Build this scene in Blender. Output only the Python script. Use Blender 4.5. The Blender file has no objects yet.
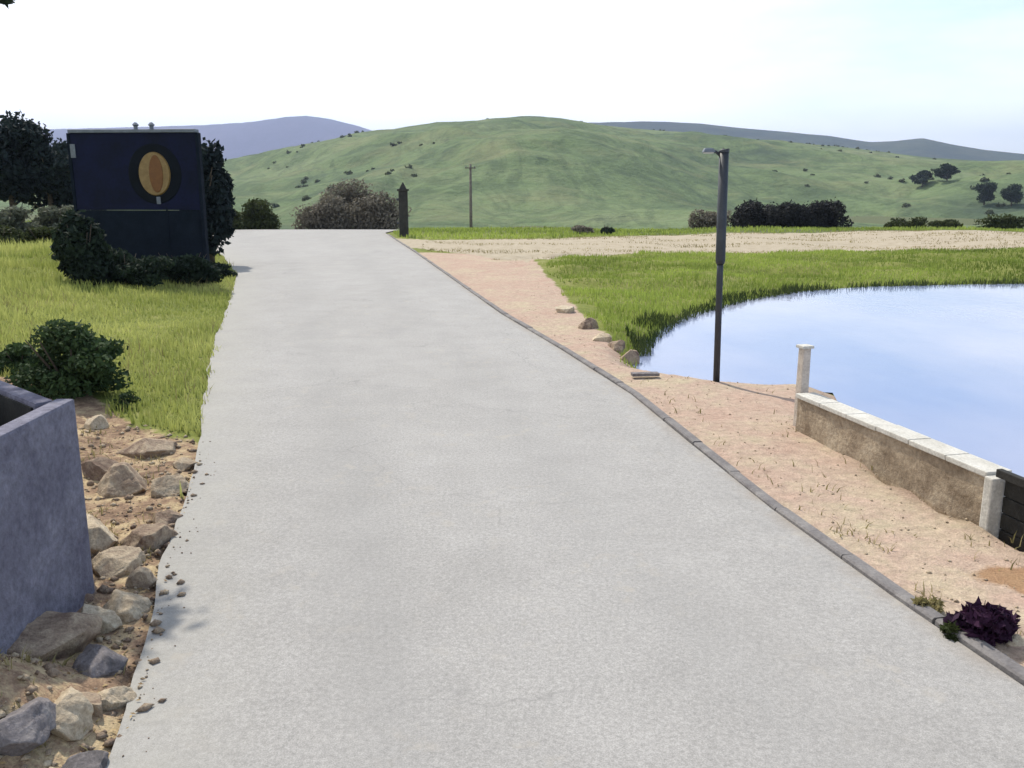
import bpy, bmesh, math, random
import numpy as np
from mathutils import Vector, Matrix

SC = bpy.context.scene
COL = SC.collection
R = math.radians

# ------------------------------------------------------------------ camera
CAM_H = 2.4
F_PX = 887.0
PITCH = math.atan(194.0 / F_PX)
cd = bpy.data.cameras.new('camera'); cam = bpy.data.objects.new('camera', cd); COL.objects.link(cam)
cd.sensor_width = 36.0; cd.lens = 36.0 * F_PX / 1024.0
cd.clip_start = 0.05; cd.clip_end = 40000
cam.location = (0, 0, CAM_H); cam.rotation_euler = (R(90) - PITCH, 0, 0)
SC.camera = cam

# ------------------------------------------------------------------ light
SUN = Vector((-0.30, 0.56, 0.77)).normalized()
w = bpy.data.worlds.new('World'); SC.world = w; w.use_nodes = True
nt = w.node_tree; nt.nodes.clear()
def N(t, typ, **kw):
    n = t.nodes.new(typ)
    for k, v in kw.items():
        if k in n.inputs.keys() if isinstance(k, str) else False:
            n.inputs[k].default_value = v
        else:
            setattr(n, k, v)
    return n
sky = nt.nodes.new('ShaderNodeTexSky'); sky.sky_type = 'NISHITA'; sky.sun_disc = False
sky.sun_elevation = math.asin(SUN.z); sky.sun_rotation = math.atan2(SUN.x, SUN.y)
sky.air_density = 1.0; sky.dust_density = 1.5; sky.ozone_density = 1.5
tc = nt.nodes.new('ShaderNodeTexCoord')
mp = nt.nodes.new('ShaderNodeMapping'); mp.inputs['Scale'].default_value = (1.6, 1.6, 6.0)
mp.inputs['Location'].default_value = (0.35, 0.1, 0.2)
cn = nt.nodes.new('ShaderNodeTexNoise'); cn.inputs['Scale'].default_value = 1.5
cn.inputs['Detail'].default_value = 6; cn.inputs['Roughness'].default_value = 0.55
cr = nt.nodes.new('ShaderNodeValToRGB')
cr.color_ramp.elements[0].position = 0.08; cr.color_ramp.elements[0].color = (.25, .25, .25, 1)
cr.color_ramp.elements[1].position = 0.62; cr.color_ramp.elements[1].color = (1, 1, 1, 1)
mx = nt.nodes.new('ShaderNodeMix'); mx.data_type = 'RGBA'
mx.inputs['B'].default_value = (9.6, 9.75, 9.9, 1)
bg = nt.nodes.new('ShaderNodeBackground'); bg.inputs['Strength'].default_value = 0.115
wo = nt.nodes.new('ShaderNodeOutputWorld')
nt.links.new(tc.outputs['Generated'], mp.inputs['Vector']); nt.links.new(mp.outputs['Vector'], cn.inputs['Vector'])
sx = nt.nodes.new('ShaderNodeSeparateXYZ'); nt.links.new(tc.outputs['Generated'], sx.inputs[0])
def WM(op, a, b, c=None):
    n = nt.nodes.new('ShaderNodeMath'); n.operation = op
    for i, v in enumerate((a, b, c)):
        if v is None: continue
        if hasattr(v, 'links'): nt.links.new(v, n.inputs[i])
        else: n.inputs[i].default_value = v
    return n.outputs[0]
# clearer, bluer sky away from the sun (to the right), thick bright haze low down
clear = WM('MULTIPLY', WM('MAXIMUM', WM('ADD', sx.outputs['X'], .05), 0.0), WM('MAXIMUM', sx.outputs['Z'], 0.0))
nt.links.new(WM('SUBTRACT', cn.outputs['Fac'], WM('MULTIPLY', clear, 4.2)), cr.inputs['Fac'])
nt.links.new(cr.outputs['Color'], mx.inputs['Factor'])
hr = nt.nodes.new('ShaderNodeMapRange'); hr.interpolation_type = 'SMOOTHSTEP'
hr.inputs['From Min'].default_value = 0.0; hr.inputs['From Max'].default_value = 0.42
nt.links.new(sx.outputs['Z'], hr.inputs['Value'])
cm = nt.nodes.new('ShaderNodeMix'); cm.data_type = 'RGBA'
cm.inputs['A'].default_value = (15.5, 15.3, 15.2, 1); cm.inputs['B'].default_value = (7.4, 7.7, 8.2, 1)
nt.links.new(hr.outputs['Result'], cm.inputs['Factor']); nt.links.new(cm.outputs['Result'], mx.inputs['B'])
sb_ = nt.nodes.new('ShaderNodeMix'); sb_.data_type = 'RGBA'; sb_.blend_type = 'MULTIPLY'; sb_.inputs['Factor'].default_value = 1
sb_.inputs['B'].default_value = (1.35, 1.5, 1.55, 1); nt.links.new(sky.outputs['Color'], sb_.inputs['A'])
nt.links.new(sb_.outputs['Result'], mx.inputs['A']); nt.links.new(mx.outputs['Result'], bg.inputs['Color'])
nt.links.new(bg.outputs['Background'], wo.inputs['Surface'])

ld = bpy.data.lights.new('sun', 'SUN'); lo = bpy.data.objects.new('sun', ld); COL.objects.link(lo)
ld.energy = 4.0; ld.angle = R(0.6); ld.color = (1.0, 0.94, 0.83)
lo.rotation_euler = SUN.to_track_quat('Z', 'Y').to_euler(); lo.location = (-20, 20, 60)

vs = SC.view_settings
vs.view_transform = 'Standard'; vs.look = 'None'; vs.gamma = 1.0; vs.use_curve_mapping = False
vs.exposure = 0.32
SC.cycles.max_bounces = 6; SC.cycles.volume_bounces = 0; SC.cycles.transparent_max_bounces = 8
SC.cycles.caustics_reflective = False; SC.cycles.caustics_refractive = False

# ------------------------------------------------------------------ noise
def _hash(ix, iy, seed):
    h = (ix.astype(np.int64) * 374761393 + iy.astype(np.int64) * 668265263 + seed * 974634777) & 0x7fffffff
    h = ((h ^ (h >> 13)) * 1274126177) & 0x7fffffff
    return ((h ^ (h >> 16)) & 0xffff) / 65535.0
def vnoise(x, y, seed=0):
    x = np.asarray(x, float); y = np.asarray(y, float)
    ix = np.floor(x); iy = np.floor(y); fx = x - ix; fy = y - iy
    fx = fx * fx * (3 - 2 * fx); fy = fy * fy * (3 - 2 * fy)
    a = _hash(ix, iy, seed); b = _hash(ix + 1, iy, seed); c = _hash(ix, iy + 1, seed); d = _hash(ix + 1, iy + 1, seed)
    return (a * (1 - fx) + b * fx) * (1 - fy) + (c * (1 - fx) + d * fx) * fy
def fbm(x, y, seed=0, oct=4):
    s = 0; a = 0.5; t = 0
    for o in range(oct):
        s = s + a * vnoise(x * 2 ** o, y * 2 ** o, seed + o); t += a; a *= .5
    return s / t - 0.5
def sm(x, a, b):
    t = np.clip((x - a) / (b - a), 0, 1); return t * t * (3 - 2 * t)

# ------------------------------------------------------------------ surveying
CP, SP = math.cos(PITCH), math.sin(PITCH)
def ray(px, py):
    u = (px - 512) / F_PX; v = (384 - py) / F_PX
    return np.array([u, CP + v * SP, -SP + v * CP])
def P(px, py, z=0.0):
    d = ray(px, py); t = (z - CAM_H) / d[2]
    return np.array([d[0] * t, d[1] * t])
def poly(pts, z=0.0): return np.array([P(a, b, z) for a, b in pts])
def sdist(x, y, pg):                       # signed distance, negative inside
    x = np.asarray(x, float); y = np.asarray(y, float)
    d = np.full(x.shape, 1e18); ins = np.zeros(x.shape, bool)
    n = len(pg)
    for i in range(n):
        ax, ay = pg[i]; bx, by = pg[(i + 1) % n]
        ex, ey = bx - ax, by - ay
        t = np.clip(((x - ax) * ex + (y - ay) * ey) / (ex * ex + ey * ey + 1e-12), 0, 1)
        d = np.minimum(d, (x - ax - t * ex) ** 2 + (y - ay - t * ey) ** 2)
        if abs(by - ay) > 1e-12:
            c = ((ay > y) != (by > y)) & (x < (bx - ax) * (y - ay) / (by - ay) + ax)
            ins ^= c
    return np.where(ins, -np.sqrt(d), np.sqrt(d))

ROAD_L = poly([(118, 768), (150, 650), (168, 560), (187, 500), (203, 440), (208, 390), (216, 340), (233, 295), (238, 275), (222, 255), (196, 240), (180, 233)])
ROAD_R = poly([(1120, 757), (1024, 690), (900, 605), (770, 510), (690, 445), (630, 395), (560, 350), (500, 314), (450, 278), (415, 253), (395, 240), (385, 233)])
def ext(pl):
    d = pl[0] - pl[2]; d /= abs(d[1]); e = np.array([pl[0] + d * 12]); e[0, 0] = pl[0, 0] + d[0] * 3
    f = pl[-1] - pl[-2]; last = pl[-1] + np.array([0.0, 40.0]); return np.vstack([e, pl, [last]])
ROAD_L = ext(ROAD_L); ROAD_R = ext(ROAD_R)
def xl(y): return np.interp(y, ROAD_L[:, 1], ROAD_L[:, 0])
def xr(y): return np.interp(y, ROAD_R[:, 1], ROAD_R[:, 0])
WATER_Z = -0.22
WALL_A = P(795, 431, -0.02); WALL_B = P(984, 524, -0.02)      # foot of the pond wall, road side
wd = (WALL_B - WALL_A) / np.linalg.norm(WALL_B - WALL_A); wn = np.array([-wd[1], wd[0]])
if wn[0] < 0: wn = -wn
pond_near = [WALL_B + wd * 5 + wn * .1, WALL_B + wn * .1, (WALL_A * .45 + WALL_B * .55) + wn * .1, P(842, 393, WATER_Z), P(800, 389, WATER_Z), P(755, 388, WATER_Z), P(715, 386, WATER_Z), P(680, 381, WATER_Z), P(650, 375, WATER_Z)]
pond_far = [P(a, b, WATER_Z) for a, b in [(640, 365), (648, 345), (668, 328), (695, 315), (745, 301), (800, 292), (870, 287), (950, 285), (1024, 284), (1150, 285)]]
pond_far = pond_far + [np.array([34., 22.]), np.array([36., 14.]), np.array([26., 6.]), np.array([12., 1.5])]
POND = np.array(pond_near + pond_far)
# smooth the outline a little (keeps the wall side straight)
TRACK = poly([(398, 246), (470, 254), (528, 263), (575, 254), (700, 249), (1150, 250), (1500, 249), (1500, 231), (900, 231), (660, 232), (560, 238), (430, 240), (392, 238)])
DIRT_R = poly([(415, 252), (470, 253), (535, 262), (562, 290), (585, 318), (628, 352), (655, 362), (720, 372), (790, 380), (850, 378), (930, 395), (1010, 480), (1150, 560), (1500, 1100), (1100, 900), (1024, 700), (770, 515), (630, 400), (500, 320)], 0)
DIRT_L = poly([(-400, 372), (0, 392), (90, 402), (150, 432), (207, 445), (200, 500), (180, 560), (160, 650), (120, 768), (60, 1100), (-900, 1100)], 0)

MOUND = P(-25, 690, .25)
def H(x, y):
    x = np.asarray(x, float); y = np.asarray(y, float)
    dl = xl(y) - x; dr = x - xr(y)
    z = 0.55 * sm(dl, 0.1, 5.5) * (1 - .45 * sm(y, 25, 45)) + 0.25 * sm(dl, 5, 14)
    n = fbm(x * .9, y * .9, 3, 4)
    off = np.maximum(dl, dr)
    z = z + n * 0.16 * sm(off, 0.05, 1.0) * (1 - .5 * sm(dr, 0, 0.4))
    z = z + fbm(x * .12, y * .12, 9, 3) * 0.5 * sm(off, 3, 12)
    z = np.where(off < 0.0, -0.06, z - 0.01)
    z = z + fbm(x * .55, y * .8, 98, 3) * .55 * sm(dr, 2.0, 4.0) * sm(y, 12, 15) * (1 - sm(y, 32, 38))
    z = z + .38 * np.exp(-((x - MOUND[0]) ** 2 + (y - MOUND[1]) ** 2) / .42 ** 2) * sm(off, .05, .5)
    s = sdist(x, y, POND)
    wdt = 0.15 + .5 * sm(y, 8.6, 10.2) + 3.6 * sm(y, 15, 22)
    bank = (WATER_Z - 0.03) + (z - WATER_Z + .03) * sm(s, 0.0, wdt)
    basin = WATER_Z - 0.03 + np.maximum(s * .35, -1.3)
    z = np.where(off < 0, z, np.where(s > 0, bank, basin))
    # behind the wall the basin may not show on the road side
    z = z - 7.0 * sm(y, 50, 150)
    return z
def G(px, py):                             # where the sight line of a surveyed point meets the ground
    d = ray(px, py)
    t = np.linspace(2, 90, 6000)
    X = d[0] * t; Y = d[1] * t; Z = CAM_H + d[2] * t
    h = H(X, Y); k = np.argmax(Z < h)
    return Vector((X[k], Y[k], h[k]))
def Hs(x, y): return float(H(np.array([x]), np.array([y]))[0])

# ------------------------------------------------------------------ objects
def tag(o, label=None, cat=None, group=None, kind=None):
    if label: o['label'] = label
    if cat: o['category'] = cat
    if group: o['group'] = group
    if kind: o['kind'] = kind
    return o
def empty(name, loc, label, cat, group=None, rz=0):
    o = bpy.data.objects.new(name, None); COL.objects.link(o)
    o.location = loc; o.rotation_euler = (0, 0, rz); o.empty_display_size = .2
    return tag(o, label, cat, group)
class MB:
    def __init__(s): s.v = []; s.f = []
    def add(s, v, f):
        b = len(s.v); s.v += [tuple(p) for p in v]; s.f += [tuple(i + b for i in q) for q in f]
    def box(s, c, d, rz=0, taper=1.0):
        x, y, z = d[0] / 2, d[1] / 2, d[2] / 2
        v = []
        for k, q in ((-z, 1), (z, taper)):
            for a, b in ((-x, -y), (x, -y), (x, y), (-x, y)):
                a *= q; b *= q
                v.append((c[0] + a * math.cos(rz) - b * math.sin(rz), c[1] + a * math.sin(rz) + b * math.cos(rz), c[2] + k))
        s.add(v, [(3, 2, 1, 0), (4, 5, 6, 7), (0, 1, 5, 4), (1, 2, 6, 5), (2, 3, 7, 6), (3, 0, 4, 7)])
    def tube(s, pts, rad, seg=10, cap=True):
        pts = [Vector(p) for p in pts]; v = []; f = []
        for i, p in enumerate(pts):
            t = (pts[min(i + 1, len(pts) - 1)] - pts[max(i - 1, 0)]).normalized()
            a = t.orthogonal().normalized() if abs(t.z) < .9 else Vector((1, 0, 0)).cross(t).normalized()
            if abs(t.z) >= .9: a = t.cross(a).normalized()
            b = t.cross(a)
            for k in range(seg):
                an = 2 * math.pi * k / seg
                v.append(p + (a * math.cos(an) + b * math.sin(an)) * rad[i])
        for i in range(len(pts) - 1):
            for k in range(seg):
                k2 = (k + 1) % seg
                f.append((i * seg + k, i * seg + k2, (i + 1) * seg + k2, (i + 1) * seg + k))
        if cap:
            f.append(tuple(range(seg))[::-1]); f.append(tuple((len(pts) - 1) * seg + k for k in range(seg)))
        s.add(v, f)
    def build(s, name, mat, parent=None, bevel=0, smooth=False):
        me = bpy.data.meshes.new(name); me.from_pydata(s.v, [], s.f)
        if bevel:
            bm = bmesh.new(); bm.from_mesh(me)
            bmesh.ops.recalc_face_normals(bm, faces=bm.faces)
            bmesh.ops.bevel(bm, geom=bm.edges[:], offset=bevel, segments=2, affect='EDGES', profile=.6, clamp_overlap=True)
            bm.to_mesh(me); bm.free()
        else:
            bm = bmesh.new(); bm.from_mesh(me); bmesh.ops.recalc_face_normals(bm, faces=bm.faces); bm.to_mesh(me); bm.free()
        if smooth:
            me.polygons.foreach_set('use_smooth', [True] * len(me.polygons))
        me.materials.append(mat)
        o = bpy.data.objects.new(name, me); COL.objects.link(o)
        if parent: o.parent = parent
        return o
def np_mesh(name, V, Fq, mat, parent=None, smooth=False, attrs=None):
    V = np.asarray(V, np.float32); Fq = np.asarray(Fq, np.int32); k = Fq.shape[1]
    me = bpy.data.meshes.new(name)
    me.vertices.add(len(V)); me.vertices.foreach_set('co', V.ravel())
    me.loops.add(Fq.size); me.loops.foreach_set('vertex_index', Fq.ravel())
    me.polygons.add(len(Fq)); me.polygons.foreach_set('loop_start', np.arange(len(Fq), dtype=np.int32) * k)
    me.polygons.foreach_set('loop_total', np.full(len(Fq), k, np.int32))
    if smooth: me.polygons.foreach_set('use_smooth', np.ones(len(Fq), bool))
    for an, av in (attrs or {}).items():
        a = me.attributes.new(an, 'FLOAT', 'POINT'); a.data.foreach_set('value', np.asarray(av, np.float32))
    me.update(calc_edges=True); me.materials.append(mat)
    o = bpy.data.objects.new(name, me); COL.objects.link(o)
    if parent: o.parent = parent
    return o
def grid_faces(nx, ny):
    i, j = np.meshgrid(np.arange(nx - 1), np.arange(ny - 1))
    a = (j * nx + i).ravel(); return np.stack([a, a + 1, a + nx + 1, a + nx], 1)

# ------------------------------------------------------------------ materials
class M:
    def __init__(s, name, rough=0.9, spec=0.3):
        s.m = bpy.data.materials.new(name); s.m.use_nodes = True; s.t = s.m.node_tree
        s.b = s.t.nodes['Principled BSDF']; s.b.inputs['Roughness'].default_value = rough
        s.b.inputs['Specular IOR Level'].default_value = spec
        s.tc = s.t.nodes.new('ShaderNodeTexCoord')
    def link(s, a, b): s.t.links.new(a, b)
    def noise(s, scale, detail=4, rough=.55, stretch=None, dist=0):
        n = s.t.nodes.new('ShaderNodeTexNoise'); n.inputs['Scale'].default_value = scale
        n.inputs['Detail'].default_value = detail; n.inputs['Roughness'].default_value = rough; n.inputs['Distortion'].default_value = dist
        v = s.tc.outputs['Object']
        if stretch:
            mp = s.t.nodes.new('ShaderNodeMapping'); mp.inputs['Scale'].default_value = stretch
            s.link(v, mp.inputs['Vector']); v = mp.outputs['Vector']
        s.link(v, n.inputs['Vector']); return n.outputs['Fac']
    def voro(s, scale, feature='F1'):
        n = s.t.nodes.new('ShaderNodeTexVoronoi'); n.inputs['Scale'].default_value = scale; n.feature = feature
        s.link(s.tc.outputs['Object'], n.inputs['Vector']); return n
    def ramp(s, fac, stops):
        n = s.t.nodes.new('ShaderNodeValToRGB'); e = n.color_ramp.elements
        while len(e) < len(stops): e.new(.5)
        for i, (p, c) in enumerate(stops):
            e[i].position = p; e[i].color = (c, c, c, 1) if isinstance(c, (int, float)) else (*c, 1)
        s.link(fac, n.inputs['Fac']); return n.outputs['Color']
    def mix(s, fac, a, b, mode='MIX'):
        n = s.t.nodes.new('ShaderNodeMix'); n.data_type = 'RGBA'; n.blend_type = mode
        for key, val in (('Factor', fac), ('A', a), ('B', b)):
            if hasattr(val, 'links'): s.link(val, n.inputs[key])
            elif isinstance(val, (int, float)): n.inputs[key].default_value = val if key == 'Factor' else (val, val, val, 1)
            else: n.inputs[key].default_value = (*val, 1)
        return n.outputs['Result']
    def math(s, op, a, b=None):
        n = s.t.nodes.new('ShaderNodeMath'); n.operation = op
        for i, val in enumerate((a, b)):
            if val is None: continue
            if hasattr(val, 'links'): s.link(val, n.inputs[i])
            else: n.inputs[i].default_value = val
        return n.outputs[0]
    def attr(s, name):
        n = s.t.nodes.new('ShaderNodeAttribute'); n.attribute_name = name; return n.outputs['Fac']
    def color(s, c):
        if hasattr(c, 'links'): s.link(c, s.b.inputs['Base Color'])
        else: s.b.inputs['Base Color'].default_value = (*c, 1)
        return s
    def bump(s, h, strength=.3, dist=.02):
        n = s.t.nodes.new('ShaderNodeBump'); n.inputs['Strength'].default_value = strength; n.inputs['Distance'].default_value = dist
        s.link(h, n.inputs['Height']); s.link(n.outputs['Normal'], s.b.inputs['Normal']); return s
    def translucent(s, col, fac):
        tr = s.t.nodes.new('ShaderNodeBsdfTranslucent')
        if hasattr(col, 'links'): s.link(col, tr.inputs['Color'])
        else: tr.inputs['Color'].default_value = (*col, 1)
        mx = s.t.nodes.new('ShaderNodeMixShader'); mx.inputs[0].default_value = fac
        out = s.t.nodes['Material Output']
        s.link(s.b.outputs[0], mx.inputs[1]); s.link(tr.outputs[0], mx.inputs[2]); s.link(mx.outputs[0], out.inputs['Surface']); return s

def mottled(name, c1, c2, scale=6, rough=.85, bump=.3, spec=.3, bdist=.01, detail=6):
    m = M(name, rough, spec); n = m.noise(scale, detail, .6); f = m.noise(scale * 9, 4, .6)
    c = m.ramp(n, [(.3, c1), (.7, c2)])
    c = m.mix(.35, c, m.ramp(f, [(.3, .25), (.7, .8)]), 'OVERLAY')
    m.color(c)
    m.bump(f, bump, bdist); return m.m
def foliage(name, c1, c2, tr=.3):
    m = M(name, .75, .15); r = m.attr('rnd'); n = m.noise(1.1, 3)
    k = m.math('ADD', m.math('MULTIPLY', r, .65), m.math('MULTIPLY', n, .45))
    c = m.ramp(k, [(.2, c1), (.85, c2)]); m.color(c); m.translucent(c, tr); return m.m

# road
def road_mat():
    m = M('worn_concrete', .9, .25)
    big = m.noise(.22, 5, .6, (1, .45, 1), .4); mid = m.noise(1.6, 6, .65); fine = m.noise(38, 4, .7); agg = m.noise(150, 2, .6)
    c = m.ramp(big, [(.3, (.284, .272, .256)), (.5, (.312, .300, .284)), (.72, (.332, .320, .304))])
    c = m.mix(.25, c, m.ramp(mid, [(.32, .38), (.68, .62)]), 'OVERLAY')
    c = m.mix(.30, c, m.ramp(fine, [(.3, .2), (.7, .8)]), 'OVERLAY')
    c = m.mix(.25, c, m.ramp(agg, [(.35, .15), (.65, .85)]), 'OVERLAY')
    # faint irregular cracks
    vo = m.voro(.42, 'DISTANCE_TO_EDGE')
    wn_ = m.t.nodes.new('ShaderNodeTexNoise'); wn_.inputs['Scale'].default_value = 1.4; wn_.inputs['Detail'].default_value = 5
    m.link(m.tc.outputs['Object'], wn_.inputs['Vector'])
    va = m.t.nodes.new('ShaderNodeVectorMath'); va.operation = 'ADD'
    m.link(m.tc.outputs['Object'], va.inputs[0]); m.link(wn_.outputs['Color'], va.inputs[1]); m.link(va.outputs[0], vo.inputs['Vector'])
    crack = m.ramp(vo.outputs['Distance'], [(0, 1.0), (.006, 0)])
    crack = m.math('MULTIPLY', crack, m.ramp(m.noise(.5, 2), [(.42, 0), (.56, .38)]))
    c = m.mix(crack, c, (.16, .155, .15))
    # pale dust worn onto the left margin, dirt washed to both edges
    u = m.attr('u')
    dl = m.math('MULTIPLY', m.ramp(u, [(0, 1), (.17, 0)]), m.ramp(m.noise(2.2, 5), [(.3, .3), (.65, 1)]))
    c = m.mix(m.math('MULTIPLY', dl, .6), c, (.35, .335, .29))
    dr = m.math('MULTIPLY', m.ramp(u, [(.965, 0), (1, 1)]), m.ramp(m.noise(3, 5), [(.35, 0), (.6, 1)]))
    c = m.mix(m.math('MULTIPLY', dr, .6), c, (.26, .22, .18))
    def band(p, w_): return m.math('SUBTRACT', 1.0, m.math('MINIMUM', m.math('MULTIPLY', m.math('ABSOLUTE', m.math('SUBTRACT', u, p)), 1 / w_), 1.0))
    tracks = m.math('MULTIPLY', m.math('MAXIMUM', band(.30, .1), band(.68, .1)), m.ramp(m.noise(.9, 4, .6, (1, .12, 1)), [(.35, .1), (.65, .6)]))
    c = m.mix(m.math('MULTIPLY', tracks, .5), c, (.235, .23, .222))
    grit = m.math('MULTIPLY', m.ramp(m.noise(5, 5, .65), [(.56, 0), (.66, .6)]), m.ramp(m.noise(.55, 3), [(.45, 0), (.6, 1)]))
    c = m.mix(grit, c, (.36, .33, .285))
    st = m.ramp(m.noise(.8, 3, .5, (1, .3, 1)), [(.6, 0), (.75, .35)])
    c = m.mix(st, c, (.235, .23, .225))
    m.color(c)
    m.bump(m.math('ADD', fine, m.math('MULTIPLY', agg, .5)), .22, .004); return m.m
def ground_mat():
    m = M('soil_and_turf', .95, .1)
    a = m.noise(2.4, 6, .65); b = m.noise(11, 5, .7); c_ = m.noise(60, 3, .7); big = m.noise(.5, 4)
    edge = m.math('MULTIPLY', m.math('SUBTRACT', a, .5), 1.3)
    def mask(n):
        k = m.math('ADD', m.attr(n), edge); return m.ramp(k, [(.40, 0), (.60, 1)])
    grass = m.ramp(m.math('ADD', m.math('MULTIPLY', a, .6), m.math('MULTIPLY', big, .4)), [(.35, (.11, .135, .03)), (.5, (.17, .19, .045)), (.66, (.25, .24, .09))])
    pink = m.ramp(m.math('ADD', m.math('MULTIPLY', a, .5), m.math('MULTIPLY', big, .5)), [(.36, (.39, .265, .205)), (.5, (.41, .305, .235)), (.64, (.43, .36, .25))])
    pink = m.mix(.35, pink, m.ramp(b, [(.3, .2), (.7, .8)]), 'OVERLAY')
    brown = m.ramp(m.math('ADD', m.math('MULTIPLY', a, .6), m.math('MULTIPLY', b, .4)), [(.38, (.12, .078, .055)), (.49, (.28, .19, .125)), (.58, (.45, .35, .21))])
    pale = m.ramp(a, [(.35, (.34, .285, .205)), (.65, (.42, .36, .27))])
    grass = m.mix(m.attr('field'), grass, m.ramp(a, [(.35, (.07, .085, .04)), (.65, (.13, .14, .07))]))
    c = m.mix(mask('dirt'), grass, pink); c = m.mix(mask('brown'), c, brown); c = m.mix(mask('track'), c, pale)
    c = m.mix(m.math('MULTIPLY', mask('rust'), .75), c, (.27, .145, .065))
    mud = m.ramp(m.attr('mud'), [(.2, 0), (.9, 1)])
    c = m.mix(m.math('MULTIPLY', mud, .75), c, (.13, .115, .075))
    c = m.mix(.30, c, m.ramp(c_, [(.3, .15), (.7, .85)]), 'OVERLAY')
    m.color(c); m.bump(m.math('ADD', b, m.math('MULTIPLY', c_, .5)), .7, .03); return m.m
def water_mat():
    m = M('pond_water', .06, .5)
    m.b.inputs['IOR'].default_value = 1.36
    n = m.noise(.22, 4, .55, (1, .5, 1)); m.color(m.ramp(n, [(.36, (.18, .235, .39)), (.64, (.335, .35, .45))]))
    r = m.noise(3.2, 3, .5, (1, .55, 1), .3); r2 = m.noise(.7, 2)
    m.bump(m.math('ADD', r, m.math('MULTIPLY', r2, .8)), .10, .05); return m.m
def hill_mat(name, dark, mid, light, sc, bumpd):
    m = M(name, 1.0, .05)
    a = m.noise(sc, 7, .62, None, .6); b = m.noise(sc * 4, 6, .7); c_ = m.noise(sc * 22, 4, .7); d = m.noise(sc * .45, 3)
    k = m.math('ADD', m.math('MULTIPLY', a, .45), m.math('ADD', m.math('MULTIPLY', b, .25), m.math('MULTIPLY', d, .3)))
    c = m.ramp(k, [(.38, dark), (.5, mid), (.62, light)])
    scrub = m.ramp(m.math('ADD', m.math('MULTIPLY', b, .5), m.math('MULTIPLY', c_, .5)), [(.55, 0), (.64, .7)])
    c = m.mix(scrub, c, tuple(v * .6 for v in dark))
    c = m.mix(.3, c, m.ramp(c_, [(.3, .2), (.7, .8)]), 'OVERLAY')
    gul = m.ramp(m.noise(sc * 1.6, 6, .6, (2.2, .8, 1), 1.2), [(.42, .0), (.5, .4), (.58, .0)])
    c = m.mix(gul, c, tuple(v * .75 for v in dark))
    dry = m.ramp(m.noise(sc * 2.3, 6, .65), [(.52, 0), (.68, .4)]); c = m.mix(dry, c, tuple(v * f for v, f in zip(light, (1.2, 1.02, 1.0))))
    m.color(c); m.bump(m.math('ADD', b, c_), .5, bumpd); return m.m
def stone_mat(name, c1, c2, c3, sc=7):
    m = M(name, .9, .2); a = m.noise(sc, 7, .65, None, .5); f = m.noise(sc * 8, 5, .7)
    oi = m.t.nodes.new('ShaderNodeObjectInfo'); 
    k = m.math('ADD', m.math('MULTIPLY', a, .8), m.math('MULTIPLY', oi.outputs['Random'], .22))
    c = m.ramp(k, [(.36, c1), (.52, c2), (.72, c3)])
    c = m.mix(.4, c, m.ramp(f, [(.3, .15), (.7, .85)]), 'OVERLAY')
    m.color(c); m.bump(m.math('ADD', a, f), .6, .03); return m.m

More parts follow.
